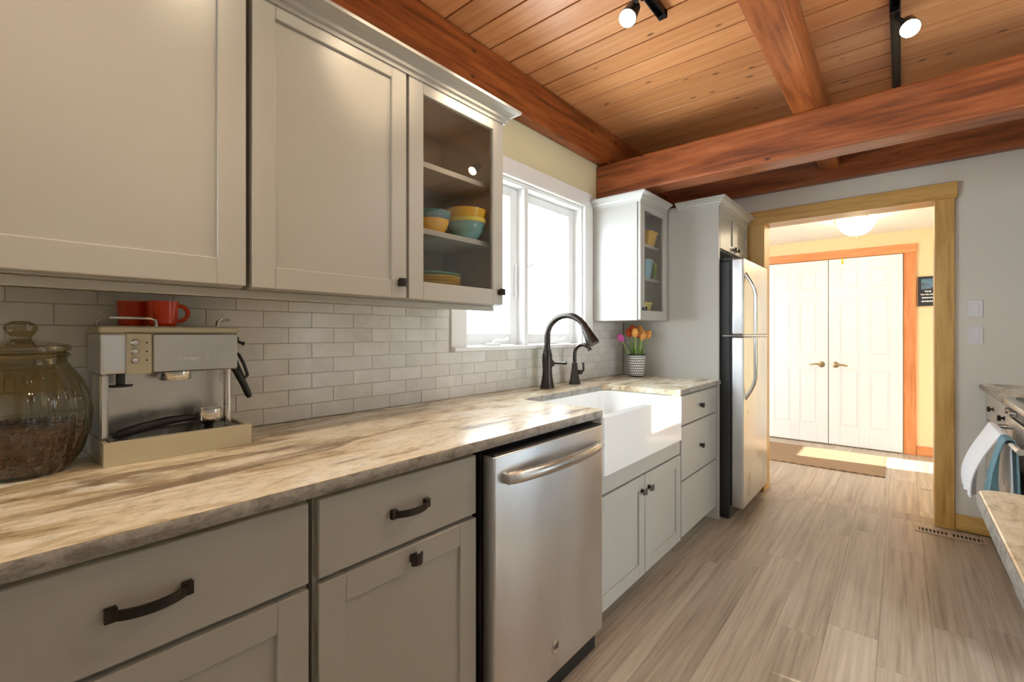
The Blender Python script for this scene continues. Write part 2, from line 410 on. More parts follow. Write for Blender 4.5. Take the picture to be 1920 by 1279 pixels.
tag(B(XR+.12, 5.8, -.6, 2.17, 2.36, 2.46).build('trim_sun_blocker', 'white'), 'white roof slab added out of view to block sun at the fill door', None, None, 'structure')  # added unseen slab, stops direct sun entering through the fill door

tag(B(3.3, 9, 2.8, 9, -.3, -.2).build('ground_outside', 'soil'), 'bare ground outside the entry door', None, None, 'structure')
hg = MB()
for i in range(26): hg.lathe([(0, 0), (.32, .1), (.42, .6), (.40, 1.3), (.28, 1.75+.1*random.random()), (0, 2.0)], (4.75+.15*random.random(), 3.4+i*.2, -.2), 9, rib=.1, ribn=3)
tag(hg.build('hedge_blocker', 'green'), 'green hedge added out of view to cut sky light at the entry door', 'hedge_blocker')  # added unseen screen, dims the sky seen through the entry door
# kitchen window
wn = setting('window_1', (0, 2.06, 1.14), 'white two-sash casement window over the sink')
for nm, a in (('casing_board', (0, .022, 1.43, 1.53, 1.15, 2.05)), ('casing_board', (0, .022, 2.60, 2.70, 1.15, 2.05)), ('casing_board', (0, .024, 1.43, 2.70, 2.05, 2.145))):
    B(*a, bev=.003).build(nm, 'white', wn)
B(-.135, .045, 1.43, 2.70, 1.130, 1.152, bev=.004).build('window_sill', 'white', wn)
for a in ((-.13, 0, 1.525, 1.545, 1.152, 2.05), (-.13, 0, 2.585, 2.605, 1.152, 2.05), (-.13, -.001, 1.545, 2.585, 2.028, 2.05), (-.13, -.005, 1.998, 2.034, 1.152, 2.028)):
    B(*a, bev=.002).build('jamb', 'white', wn)
for (a, b) in ((1.545, 1.998), (2.034, 2.585)):
    st = .042; z0, z1 = 1.155, 2.026
    s_ = MB().box(-.095, -.057, a, a+st, z0, z1, .003).box(-.095, -.057, b-st-.02, b, z0, z1, .003).box(-.0945, -.0575, a+st, b-st-.02, z0, z0+.06, .002).box(-.0945, -.0575, a+st, b-st-.02, z1-.05, z1, .002).build('sash', 'white', wn)
    B(-.080, -.075, a+st-.005, b-st-.015, z0+.055, z1-.045).build('pane', 'glass', s_)
    m = (a+b)/2
    MB().box(-.057, -.020, m-.05, m+.05, 1.153, 1.168, .003).tube([(-.035, m-.01, 1.168), (-.022, m+.02, 1.185), (-.018, m+.07, 1.178), (-.016, m+.10, 1.190)], [.006, .005, .005, .008], 8).build('crank_handle', 'white', s_, True)
MB().box(-.057, -.047, 2.05, 2.066, 1.50, 1.60, .002).tube([(-.049, 2.058, 1.59), (-.025, 2.066, 1.60), (-.023, 2.10, 1.615)], .005, 8).build('sash_lock', 'white', wn, True)
MB().box(-.057, -.047, 1.970, 1.986, 1.42, 1.60, .002).build('sash_lock', 'switch', wn, True)
# windows out of frame that let daylight in
def glazed(name, label, y0, y1, z0, z1, x, bars, rails=()):
    s_ = setting(name, (x, (y0+y1)/2, z0), label)
    t = .05
    m = MB().box(x+.02, x+.08, y0, y0+t, z0, z1).box(x+.02, x+.08, y1-t, y1, z0, z1).box(x+.02, x+.08, y0+t, y1-t, z0, z0+t).box(x+.02, x+.08, y0+t, y1-t, z1-t, z1)
    for q in bars: m.box(x+.02, x+.08, q-t/2, q+t/2, z0, z1)
    for q in rails: m.box(x+.03, x+.07, y0, y1, q-.012, q+.012)
    m.build('frame', 'white', s_); B(x+.047, x+.053, y0+.01, y1-.01, z0+.01, z1-.01).build('pane', 'glass', s_)
glazed('fill_door', 'white framed glass door added out of view for fill daylight', 1.72, 2.06, 0.0, 2.05, XR, ())  # added opening, brings sky fill to the dishwasher and sink fronts
glazed('window_2', 'small high window in the right wall', 2.20, 2.70, 2.22, 2.54, XR, ())
w3 = setting('fill_window', (.55, -2.5, 1.52), 'high window added in the wall behind the camera for fill daylight')  # added opening, brightens the doorway wall and grazes the cabinet fronts
MB().box(.05, .09, -2.50, -2.45, 1.52, 2.48).box(1.01, 1.05, -2.50, -2.45, 1.52, 2.48).box(.09, 1.01, -2.50, -2.45, 1.52, 1.56).box(.09, 1.01, -2.50, -2.45, 2.44, 2.48).build('frame', 'white', w3)
B(.06, 1.04, -2.478, -2.472, 1.53, 2.47).build('pane', 'glass', w3)
glazed('door_4', 'glazed entry door in the hall', 5.47, 6.04, .12, 1.84, XHR, (), (.80,))

# timber beams
def beam(name, label, mat, *a): return tag(B(*a, bev=.012, seg=2).build(name, mat), label, 'beam', 'stained ceiling timbers')
beam('ceiling_beam', 'stained timber running along the wall above the window', 'beam_y', 0.001, .078, -2.38, 3.86, 2.372, ZC-.001)
beam('ceiling_beam', 'heavy stained cross timber hung below the plank ceiling', 'beam_x', .001, XR-.001, 2.775, 2.93, 2.138, 2.360)
beam('ceiling_beam', 'stained joist running down the middle of the plank ceiling', 'beam_y', 1.165, 1.278, -2.38, 3.865, 2.3605, ZC-.001)
beam('ceiling_beam', 'dark stained timber set against the wall above the doorway', 'beam_x', .001, XR-.001, 3.875, 3.948, 2.285, ZC-.001)

# doorway casing
tr = setting('trim_1', (1.28, YB, 0), 'golden pine casing of the wide doorway')
B(.675, .80, YB-.022, YB2+.02, 0, 2.055, bev=.003).build('post', 'pine_z', tr)
B(1.76, 1.852, YB-.022, YB2+.02, 0, 2.055, bev=.003).build('post', 'pine_z', tr)
B(.66, 1.866, YB-.027, YB2+.02, 2.055, 2.155, bev=.003).build('header', 'pine_x', tr)
tag(B(1.853, XR, YB-.016, YB-.0005, 0.0005, .10, bev=.003).build('baseboard_back', 'pine_x'), None, None, None, 'structure')
# hall double doors
def six_panel(name, x0, x1, hinge, label):
    d = setting(name, ((x0+x1)/2, YF, .012), label)
    y0, y1 = YF-.045, YF-.01; W = x1-x0; st = W*.165; mid = (x0+x1)/2; z0, z1 = .012, 2.022
    rails = [(z0, z0+.20), (.83, .99), (1.60, 1.70), (z1-.11, z1)]
    m = MB().box(x0, x1, y0+.008, y1, z0, z1)
    for a, b in ((x0, x0+st), (x1-st, x1)): m.box(a, b, y0, y0+.01, z0, z1, .002)
    m.box(mid-st*.45, mid+st*.45, y0, y0+.01, z0, z1, .002)
    for a, b in rails:
        m.box(x0+st, mid-st*.45, y0+.0003, y0+.01, a, b, .0015); m.box(mid+st*.45, x1-st, y0+.0003, y0+.01, a, b, .0015)
    m.build('door_leaf', 'doorwhite', d)
    for (a, b) in ((x0+st, mid-st*.45), (mid+st*.45, x1-st)):
        for i in range(3):
            c, e = rails[i][1], rails[i+1][0]; g = .016
            MB().prism([(a+g, c+g), (b-g, c+g), (b-g, e-g), (a+g, e-g)], y0+.002, y0+.011, 'y', .0035, 1).build('panel', 'doorwhite', d)
    hx = x1-.06 if hinge < 0 else x0+.06; sg = -1 if hinge < 0 else 1
    k = MB().lathe([(0, 0), (.031, 0), (.033, .004), (.030, .010), (.014, .014), (.012, .04), (0, .04)], (0, 0, 0), 24, M=frame_matrix((hx, y0, .878), (1, 0, 0), (0, 0, 1)))
    k.tube([(hx, y0-.036, .878), (hx+sg*.02, y0-.042, .880), (hx+sg*.06, y0-.044, .882), (hx+sg*.09, y0-.042, .874), (hx+sg*.11, y0-.04, .870)], [.010, .010, .008, .007, .006], 10)
    k.build('lever_handle', 'brass', d, True)
    return d
dl = six_panel('door_1', .368, .988, -1, 'white six-panel closet door, the left leaf of the pair')
dr = six_panel('door_2', .994, 1.612, 1, 'white six-panel closet door, the right leaf of the pair')
t2 = setting('trim_2', (1.0, YF, 0), 'orange fir casing of the white double doors')
B(1.616, 1.714, YF-.024, YF-.0005, .0005, 2.030, bev=.003).build('casing_board', 'fir_z', t2)
B(.262, .364, YF-.024, YF-.0005, .0005, 2.030, bev=.003).build('casing_board', 'fir_z', t2)
B(.25, 1.720, YF-.027, YF-.0005, 2.030, 2.118, bev=.003).build('casing_board', 'fir_x', t2)
tag(B(1.715, XHR-.001, YF-.016, YF-.0005, .0005, .095, bev=.003).build('baseboard_far', 'fir_x'), None, None, None, 'structure')
hk = thing('door_hook', 'small yellow hook hung over the top of the right white door', 'hook', (1.115, YF-.055, 1.96))
MB().box(1.108, 1.122, YF-.052, YF-.0455, 1.975, 2.026, .001).tube([(1.115, YF-.049, 1.98), (1.115, YF-.06, 1.965), (1.115, YF-.072, 1.968), (1.115, YF-.074, 1.982)], .006, 8).build('hook', 'gold', hk, True)

# ------------------------------------------------------------------ cabinet kit
def shaker(parent, y0, y1, z0, z1, x, s=1, stile=.062, pane=None, mat='paint'):
    """door whose face lies at x and looks along s*X"""
    t = .02; b0, b1 = (x-s*t, x)
    m = MB()
    for a in ((y0, y0+stile, z0, z1), (y1-stile, y1, z0, z1), (y0+stile, y1-stile, z0, z0+stile), (y0+stile, y1-stile, z1-stile, z1)):
        m.box(min(b0, b1), max(b0, b1), *a, bev=.0016)
    d = m.build('door', mat, parent)
    e0, e1 = (x-s*.017, x-s*.008) if pane is None else (x-s*.012, x-s*.008)
    B(min(e0, e1), max(e0, e1), y0+stile-.006, y1-stile+.006, z0+stile-.006, z1-stile+.006).build('panel' if pane is None else 'glass_pane', mat if pane is None else pane, d)
    return d
def slab(parent, y0, y1, z0, z1, x, s=1, name='drawer'):
    b0, b1 = sorted((x-s*.02, x))
    return B(b0, b1, y0, y1, z0, z1, bev=.002).build(name, 'paint', parent)
def knob(parent, x, y, z, s=1):
    m = MB()
    m.box(*sorted((x, x+s*.004)), y-.010, y+.010, z-.010, z+.010, .001)
    m.lathe([(0, 0), (.006, 0), (.0055, .016), (0, .016)], (x, y, z), 12, 'x', M=None if s > 0 else Matrix.Rotation(PI, 4, 'Z'))
    # small curved bar head
    pr = [(y-.016, .014), (y-.016, .019), (y-.006, .026), (y+.006, .026), (y+.016, .019), (y+.016, .014), (y+.006, .020), (y-.006, .020)]
    m.prism([(x+s*o, q) for q, o in pr], z-.013, z+.013, 'z')
    m.build('knob', 'bronze', parent)
def pull(parent, x, yc, z, L=.115, s=1):
    m = MB(); h = L/2
    for q in (-1, 1): m.box(*sorted((x, x+s*.012)), yc+q*h-.008*(q+1), yc+q*h-.008*(q-1), z-.011, z+.011, .001)
    n = 14; out, inn = [], []
    for i in range(n+1):
        u = -1+2*i/n; o = .012+.020*(1-u*u)**.8
        out.append((x+s*o, yc+u*(h-.008))); inn.append((x+s*(o-.005), yc+u*(h-.008)))
    m.prism(out+inn[::-1], z-.008, z+.008, 'z')
    m.build('pull_handle', 'bronze', parent)
XD = .675                               # face of the base doors
def base_body(parent, y0, y1, x0=.012, x1=XD-.021, toe=.06, s=1, z1=.882, back=None):
    m = MB().box(x0, x1, y0, y1, .09, z1)
    m.box(*((x0, x1-toe) if s > 0 else (x0+toe, x1)), y0, y1, 0.0, .0905)
    m.build('carcass', 'paint', parent)
# base cabinets left of the dishwasher
def drawer_door_cabinet(y0, y1, label, with_knob):
    t = thing('base_cabinet', label, 'cabinet', (.33, (y0+y1)/2, 0), group='base cabinets under the long counter')
    base_body(t, y0+.004, y1-.004)
    d = slab(t, y0+.008, y1-.008, .702, .868, XD); pull(d, XD, (y0+y1)/2-.001, .785)
    o = shaker(t, y0+.008, y1-.008, .088, .690, XD)
    if with_knob: knob(o, XD, (y0+y1)/2+.01, .660)
    return t
drawer_door_cabinet(-.66, -.085, 'grey base cabinet nearest the camera end of the long counter', False)
drawer_door_cabinet(-.080, .455, 'grey base cabinet below the coffee machine with one curved drawer pull', False)
drawer_door_cabinet(.460, .940, 'grey base cabinet beside the dishwasher with a pull and a door knob', True)

# dishwasher
DW = thing('dishwasher', 'stainless steel dishwasher with a bowed bar handle', 'dishwasher', (.35, 1.265, 0))
B(.02, .668, .953, 1.590, .03, .868).build('tub', 'blackplastic', DW)
dd = B(.670, .718, .962, 1.580, .075, .862, bev=.006, seg=3).build('door', 'steel', DW, True)
MB().box(.672, .716, .964, 1.578, .8625, .8665, .001).build('control_strip', 'blackplastic', DW)
n = 18; pts = []
for i in range(n+1):
    u = -1+2*i/n; pts.append((.733+.032*(1-u*u)**.7, 1.271+u*.268, .795))
hm = MB().tube(pts, .0185, 14, True, (.75, 1))
for q in (-1, 1): hm.box(.712, .742, 1.271+q*.262-.014, 1.271+q*.262+.014, .780, .810, .005, 2)
hm.build('handle', 'steelh', dd, True)
bd = MB().lathe([(0, 0), (.021, 0), (.021, .003), (.018, .004), (.0175, .0025), (0, .0025)], (0, 0, 0), 32, M=frame_matrix((.718, 1.262, .168), (0, 1, 0), (0, 0, 1))@Matrix.Diagonal((.85, 1.15, 1, 1))).build('badge', 'chrome', dd, True)
text_part('GE', .021, 'blackplastic', bd, frame_matrix((.7212, 1.262, .168), (0, 1, 0), (0, 0, 1)))
B(.55, .696, .965, 1.560, 0.0005, .060).build('toe_kick', 'blackplastic', DW)

# sink cabinet
SC = thing('sink_cabinet', 'grey double-door cabinet under the white apron sink', 'cabinet', (.33, 2.07, 0), group='base cabinets under the long counter')
m = MB().box(.012, XD-.021, 1.598, 2.528, .09, .60).box(.012, XD-.081, 1.598, 2.528, 0, .0905).box(.012, XD-.021, 1.598, 1.602, .6, .88).box(.012, XD-.021, 2.47, 2.528, .6, .882)
m.build('carcass', 'paint', SC)
B(XD-.021, XD-.006, 1.600, 2.528, .553, .655, bev=.002).build('apron_rail', 'paint', SC)
for (a, b, ky) in ((1.604, 2.062, 2.026), (2.068, 2.522, 2.104)):
    d = shaker(SC, a, b, .080, .548, XD); knob(d, XD, ky, .480)
# drawer cabinet
DC = thing('drawer_cabinet', 'grey three-drawer base cabinet between sink and refrigerator panel', 'cabinet', (.33, 2.84, 0), group='base cabinets under the long counter')
base_body(DC, 2.532, 3.153)
for i, (a, b) in enumerate(((.706, .868), (.400, .697), (.088, .391))):
    d = slab(DC, 2.536, 3.149, a, b, XD)
    if i < 2: knob(d, XD, 2.846, .786 if i == 0 else .545)

# farmhouse sink
SK = thing('farmhouse_sink', 'white fireclay apron-front farmhouse sink', 'sink', (.45, 2.02, .655))
def rrect(x0, x1, y0, y1, r, n=5):
    out = []
    for cx, cy, a in ((x1-r, y1-r, 0), (x0+r, y1-r, 90), (x0+r, y0+r, 180), (x1-r, y0+r, 270)):
        for i in range(n+1):
            t = math.radians(a+90*i/n); out.append((cx+r*math.cos(t), cy+r*math.sin(t)))
    return out
def basin(outer, inner, z0, zf, z1):
    b = bmesh.new(); n = len(outer)
    rings = [[b.verts.new((x, y, z)) for x, y in P] for P, z in ((outer, z0), (outer, z1-.006), ([(x*.994+.006*.45, y*.997+.003*2.02) for x, y in outer], z1), (inner, z1), (inner, zf+.02), ([(x*.96+.04*.45, y*.98+.02*2.02) for x, y in inner], zf))]
    for i in range(len(rings)-1):
        for k in range(n): b.faces.new((rings[i][k], rings[i][(k+1) % n], rings[i+1][(k+1) % n], rings[i+1][k]))
    b.faces.new(rings[0][::-1]); b.faces.new(rings[-1]); bmesh.ops.recalc_face_normals(b, faces=b.faces)
    m = MB(); m._add(b); return m
basin(rrect(.22, .712, 1.606, 2.450, .022), rrect(.262, .672, 1.650, 2.408, .05), .652, .70, .8825).build('basin', 'porcelain', SK, True)
MB().lathe([(0, 0), (.04, 0), (.043, .003), (.03, .004), (.028, .001), (0, .001)], (.45, 2.02, .7005), 24).build('drain', 'chrome', SK, True)

# countertop
def countertop(name, poly, label, z0=.884, z1=.914, edges=()):
    c = thing(name, label, 'countertop', (sum(p[0] for p in poly)/len(poly), sum(p[1] for p in poly)/len(poly), z0))
    MB().prism(poly, z0, z1, 'z', .003, 2).build('slab', 'granite', c)
    for (a, b, o) in edges:       # chiselled front edge: a rough band on the exposed side
        ax, ay = a; bx_, by = b; L = math.hypot(bx_-ax, by-ay); n = max(2, int(L/.02)); ux, uy = (bx_-ax)/L, (by-ay)/L; nx, ny = uy*o, -ux*o
        rr = random.Random(int(L*1000)); bm = bmesh.new(); rows = []
        for i in range(n+1):
            q = L*i/n; rows.append([bm.verts.new((ax+ux*q+nx*(.0008+(.0018+.0025*rr.random() if 0 < j < 3 else 0)), ay+uy*q+ny*(.0008+(.0018+.0025*rr.random() if 0 < j < 3 else 0)), z0+.001+(z1-z0-.002)*j/3)) for j in range(4)])
        for i in range(n):
            for j in range(3): bm.faces.new((rows[i][j], rows[i+1][j], rows[i+1][j+1], rows[i][j+1]))
        bmesh.ops.solidify(bm, geom=bm.faces[:], thickness=.0006)
        m = MB(); m._add(bm); m.build('chiselled_edge', 'granite_edge', c, True)
    return c
def arc(cx, cy, r, a0, a1, n=5): return [(cx+r*math.cos(math.radians(a0+(a1-a0)*i/n)), cy+r*math.sin(math.radians(a0+(a1-a0)*i/n))) for i in range(n+1)]
poly = [(.0105, -.68), (.70, -.68)]+arc(.68, 1.610, .02, 0, 90)+[(.30, 1.63)]+arc(.305, 1.67, .04, 270, 180)+arc(.305, 2.385, .04, 180, 90)+arc(.68, 2.445, .02, 270, 360)+[(.70, 3.158), (.0105, 3.158)]
countertop('countertop', poly, 'long cream and brown veined granite counter around the sink', edges=(((.70, -.67), (.70, 1.606), 1), ((.70, 2.45), (.70, 3.155), 1), ((.265, 2.38), (.265, 1.675), -1)))

# faucet
FA = thing('kitchen_faucet', 'tall dark bronze gooseneck faucet with pull-down spray head', 'faucet', (.10, 2.07, .914))
MB().lathe([(0, 0), (.040, 0), (.041, .008), (.037, .016), (.034, .030), (.028, .07), (.026, .10), (.029, .15), (.027, .185), (.022, .20), (.022, .212), (0, .212)], (.10, 2.07, .9145), 24).build('body', 'bronze', FA, True)
pts = [(.10, 2.07, 1.12), (.10, 2.07, 1.20)]
for i in range(0, 15):
    a = math.radians(180-i*10.6); pts.append((.10+.128+.128*math.cos(a), 2.07, 1.195+.118*math.sin(a)))
MB().tube(pts, [.0165]*len(pts), 14).build('spout', 'bronze', FA, True)
e = Vector(pts[-1]); dr_ = (Vector(pts[-1])-Vector(pts[-2])).normalized(); dr_ = Vector((.50, 0, -.87)).normalized()
MB().tube([e-dr_*.01, e, e+dr_*.02, e+dr_*.022, e+dr_*.06, e+dr_*.10, e+dr_*.112], [.017, .018, .019, .022, .027, .034, .033], 16).build('spray_head', 'bronze', FA, True)
MB().tube([(.10, 2.09, 1.048), (.104, 2.11, 1.048)], .020, 14).tube([(.104, 2.11, 1.048), (.118, 2.118, 1.049), (.150, 2.125, 1.050), (.180, 2.130, 1.051), (.186, 2.131, 1.052)], [.012, .007, .006, .008, .009], 10).build('lever', 'bronze', FA, True)
FB = thing('beverage_faucet', 'small dark bronze filtered water tap beside the tall faucet', 'faucet', (.11, 2.335, .914))
MB().lathe([(0, 0), (.034, 0), (.034, .006), (.028, .03), (.021, .08), (.017, .115), (.018, .122), (.012, .128), (0, .128)], (.11, 2.335, .9145), 8).build('body', 'bronze', FB)
pts = [(.11, 2.335, 1.035), (.11, 2.335, 1.09)]
for i in range(13):
    a = math.radians(180-i*13); pts.append((.11+.052+.052*math.cos(a), 2.335+.01*i/12, 1.095+.055*math.sin(a)))
MB().tube(pts, [.011]*(len(pts)-2)+[.0105, .014], 12).build('spout', 'bronze', FB, True)
MB().tube([(.13, 2.345, .985), (.145, 2.360, .985)], .014, 10).tube([(.145, 2.360, .985), (.152, 2.366, 1.0), (.150, 2.368, 1.03), (.148, 2.37, 1.04)], [.008, .007, .006, .008], 10).build('lever', 'bronze', FB, True)

# ------------------------------------------------------------------ wall cabinets
ZU0, ZU1 = 1.328, 2.095; XU = .37
def upper_body(parent, y0, y1, z0, z1, x1, glass=False, shelves=()):
    t = .018; m = MB()
    if not glass: m.box(.0105, x1, y0, y1, z0, z1)
    else:
        m.box(.0105, x1, y0, y0+t, z0, z1).box(.0105, x1, y1-t, y1, z0, z1).box(.0105, x1, y0+t, y1-t, z0, z0+t).box(.0105, x1, y0+t, y1-t, z1-t, z1).box(.0105, .022, y0+t, y1-t, z0+t, z1-t)
    m.build('carcass', 'paint', parent)
    for q in shelves: B(.022, x1-.03, y0+t, y1-t, q-.02, q, bev=.001).build('shelf', 'paint', parent)
    if not glass: return
U0 = thing('wall_cabinet', 'grey wall cabinet above the glass jar at the left picture edge', 'cabinet', (.19, -.37, ZU0), group='wall cabinets over the long counter')
upper_body(U0, -.66, -.086, ZU0, ZU1, XU-.021); shaker(U0, -.655, -.091, ZU0+.004, ZU1-.02, XU)
U1 = thing('wall_cabinet', 'large plain grey wall cabinet above the coffee machine', 'cabinet', (.19, .18, ZU0), group='wall cabinets over the long counter')
upper_body(U1, -.080, .437, ZU0, ZU1, XU-.021); shaker(U1, -.075, .4375, ZU0+.004, ZU1-.02, XU)
U2 = thing('wall_cabinet', 'plain grey wall cabinet with knob next to the glass-fronted one', 'cabinet', (.19, .68, ZU0), group='wall cabinets over the long counter')
upper_body(U2, .452, .919, ZU0, ZU1, XU-.021); d = shaker(U2, .4515, .9175, ZU0+.002, ZU1-.012, XU, stile=.056); knob(d, XU, .893, 1.378)
U3 = thing('glass_wall_cabinet', 'cream-grey glass-fronted wall cabinet holding yellow and teal bowls', 'cabinet', (.19, 1.16, ZU0), group='wall cabinets over the long counter')
upper_body(U3, .926, 1.396, ZU0, ZU1, XU-.021, True, (1.587, 1.822)); d = shaker(U3, .928, 1.394, ZU0+.002, ZU1-.012, XU, stile=.060, pane='cabglass'); knob(d, XU, 1.372, 1.380)
CR = [(0, 2.062), (.004, 2.062), (.006, 2.074), (.014, 2.077), (.018, 2.088), (.034, 2.100), (.046, 2.104), (.052, 2.106), (.052, 2.116), (0, 2.116)]
def crown(name, path, label): return tag(MB().sweep(CR, path).build(name, 'paint'), label, 'moulding', 'cabinet crown mouldings')
crown('crown_moulding', [(XU+.0005, -.66), (XU+.0005, 1.3975), (.012, 1.3975)][::-1][::-1], 'stepped grey crown moulding along the long row of wall cabinets')
tag(MB().box(.30, .318, -.66, 1.396, ZU0-.022, ZU0-.0005, .002).build('light_rail', 'paint'), 'thin grey light rail under the long row of wall cabinets', 'moulding')
# small glass cabinet right of the window
XS = .355; Z20, Z21 = 1.300, 2.075
U4 = thing('glass_wall_cabinet', 'narrow glass-fronted grey wall cabinet above the tulips', 'cabinet', (.18, 2.93, Z20), group='wall cabinets over the long counter')
upper_body(U4, 2.704, 3.157, Z20, Z21, XS-.021, True, (1.588, 1.812)); d = shaker(U4, 2.710, 3.140, Z20+.003, Z21-.01, XS, stile=.062, pane='cabglass'); knob(d, XS, 2.745, 1.372)
CR2 = [(o, z-.018) for o, z in CR]
tag(MB().sweep(CR2, [(.03, 2.7035), (XS+.0005, 2.7035), (XS+.0005, 3.104)]).build('crown_moulding', 'paint'), 'grey crown moulding capping the narrow glass cabinet', 'moulding', 'cabinet crown mouldings')

# refrigerator surround
FP = tag(B(.0105, .690, 3.160, 3.180, 0, 2.09, bev=.001).build('end_panel', 'paint'), 'tall plain grey panel beside the refrigerator', 'panel')
U5 = thing('over_fridge_cabinet', 'grey cabinet above the refrigerator', 'cabinet', (.36, 3.53, 1.775), group='wall cabinets over the long counter')
B(.012, .669, 3.1815, 3.895, 1.775, 2.09).build('carcass', 'paint', U5)
d = shaker(U5, 3.19, 3.54, 1.780, 2.065, .690, stile=.05); knob(d, .690, 3.50, 1.810)
d = shaker(U5, 3.545, 3.89, 1.780, 2.065, .690, stile=.05); knob(d, .690, 3.585, 1.810)
CR3 = [(o, z-.010) for o, z in CR]
tag(MB().sweep(CR3, [(.42, 3.1595), (.6905, 3.1595), (.6905, 3.896)]).build('crown_moulding', 'paint'), 'grey crown moulding above the refrigerator cabinet', 'moulding', 'cabinet crown mouldings')

# refrigerator
FR = thing('refrigerator', 'stainless steel top-freezer refrigerator with black sides', 'refrigerator', (.42, 3.55, 0))
B(.06, .745, 3.205, 3.885, .03, 1.690, bev=.004).build('body', 'fridgeside', FR)
B(.62, .74, 3.215, 3.875, 0.001, .085).build('base_grille', 'blackplastic', FR)
fd = B(.756, .828, 3.203, 3.888, 1.208, 1.705, bev=.012, seg=3).build('freezer_door', 'steel', FR, True)
rd = B(.756, .828, 3.203, 3.888, .085, 1.194, bev=.012, seg=3).build('fridge_door', 'steel', FR, True)
B(.7455, .7555, 3.215, 3.876, .09, 1.70).build('door_gasket', 'blackplastic', FR)
B(.700, .832, 3.196, 3.880, 1.1955, 1.2065, bev=.001).build('hinge_bar', 'chrome', FR)
B(.66, .76, 3.215, 3.245, 1.6915, 1.716, bev=.003).build('hinge_cap', 'blackplastic', FR)
def fr_handle(p, z0, z1, up):
    pts = []; n = 12
    for i in range(n+1):
        q = i/n; o = .045*math.sin(min(1, (q if up else 1-q)*2.6+.0)*PI/2)
        pts.append((.824+o*1.35, 3.258+o*.15, z0+(z1-z0)*q))
    if not up: pts = pts
    MB().tube(pts, .0115, 12).build('handle', 'chrome', p, True)
fr_handle(fd, 1.215, 1.608, False); fr_handle(rd, .79, 1.188, True)
for q in (3.25, 3.84): MB().lathe([(0, 0), (.018, 0), (.018, .03), (0, .03)], (.70, q, .0005), 12).build('foot', 'blackplastic', FR)

# ------------------------------------------------------------------ right-hand run
PC = countertop('peninsula_countertop', [(1.712, -1.0)]+[(2.40, -1.0), (2.40, 1.268)]+arc(1.742, 1.238, .03, 90, 180), 'granite peninsula counter at the right picture edge', edges=(((1.712, -.98), (1.712, 1.236), -1), ((2.39, 1.268), (1.745, 1.268), -1)))
PN = thing('peninsula_cabinet', 'grey panelled peninsula cabinet at the right picture edge', 'cabinet', (2.06, .13, 0))
MB().box(1.775, 2.37, -.97, 1.225, .0005, .883, .002).build('carcass', 'paint', PN)
B(1.768, 1.775, 1.175, 1.226, .0005, .882, bev=.001).build('corner_stile', 'paint', PN)
XRF = 1.985
RB = thing('right_drawer_cabinet', 'grey drawer cabinet in the far right corner beside the range', 'cabinet', (2.3, 3.53, 0))
base_body(RB, 3.118, 3.938, XRF+.021, XR-.002, .06, -1)
for (a, b, kz) in ((.715, .868, .80), (.41, .705, .655), (.09, .40, 0)):
    d = slab(RB, 3.122, 3.930, a, b, XRF, -1)
    if kz: knob(d, XRF, 3.62, kz, -1)
d_ = [c for c in RB.children if c.name.startswith('drawer')][0]; knob(d_, XRF, 3.27, .80, -1)
countertop('corner_countertop', [(1.962, 3.116), (2.615, 3.116), (2.615, 3.945), (1.962, 3.945)], 'short granite counter in the far right corner', edges=(((1.962, 3.118), (1.962, 3.943), -1),))
RG = thing('range', 'stainless steel kitchen range with towels on its oven handle', 'range', (2.3, 2.74, 0))
B(1.995, 2.60, 2.370, 3.112, .09, .895).build('body', 'steel', RG)
B(2.05, 2.58, 2.38, 3.10, .0005, .09).build('toe_kick', 'blackplastic', RG)
MB().prism(rrect(1.955, 2.60, 2.368, 3.113, .05), .896, .922, 'z', .006, 2).build('cooktop_rim', 'chrome', RG, True)
MB().prism(rrect(1.995, 2.55, 2.40, 3.08, .03), .9222, .9262, 'z').build('cooktop_glass', 'blackplastic', RG)
od = B(1.968, 1.994, 2.375, 3.108, .24, .84, bev=.005).build('oven_door', 'steelh', RG)
B(1.9655, 1.9675, 2.48, 3.0, .36, .66, bev=.0005).build('oven_window', 'blackplastic', od)
hb = MB().tube([(1.925, 2.42, .79), (1.918, 2.60, .79), (1.918, 2.88, .79), (1.925, 3.065, .79)], .011, 12)
for q in (2.43, 3.055): hb.tube([(1.968, q, .79), (1.925, q, .79)], .010, 10)
hb.build('handle', 'chrome', od, True)
B(1.975, 1.994, 2.375, 3.108, .845, .892, bev=.003).build('control_strip', 'blackplastic', RG)
for q in (2.46, 2.56, 2.92, 3.02): MB().lathe([(0, 0), (.016, 0), (.014, .018), (0, .018)], (1.9745, q, .868), 14, 'x', M=Matrix.Rotation(PI, 4, 'Z')).build('dial', 'chrome', RG, True)
def towel(name, label, mat, y0, y1, zf, zb, bulge):
    bm = bmesh.new(); ny, rows = 22, []
    prof = [(1.948, zb), (1.944, (zb+.80)/2), (1.939, .79), (1.930, .8065), (1.918, .8095), (1.906, .8065), (1.898, .79)]
    for i in range(1, 11):
        q = i/10; prof.append((1.898-bulge*math.sin(q*PI*.55), .79+(zf-.79)*q))
    for i in range(ny+1):
        y = y0+(y1-y0)*i/ny
        rows.append([bm.verts.new((x-(.010*math.sin(i*.9)+.006*math.sin(i*2.1+1))*min(1, max(0, (.78-z)*5))*(1 if j > 6 else .25), y+.012*math.sin(j*.5)*(i/ny-.5), z)) for j, (x, z) in enumerate(prof)])
    for i in range(ny):
        for j in range(len(prof)-1): bm.faces.new((rows[i][j], rows[i+1][j], rows[i+1][j+1], rows[i][j+1]))
    bmesh.ops.recalc_face_normals(bm, faces=bm.faces)
    bmesh.ops.solidify(bm, geom=bm.faces[:], thickness=.004)
    m = MB(); m._add(bm); return tag(m.build(name, mat, None, True), label, 'towel', 'towels on the oven handle')
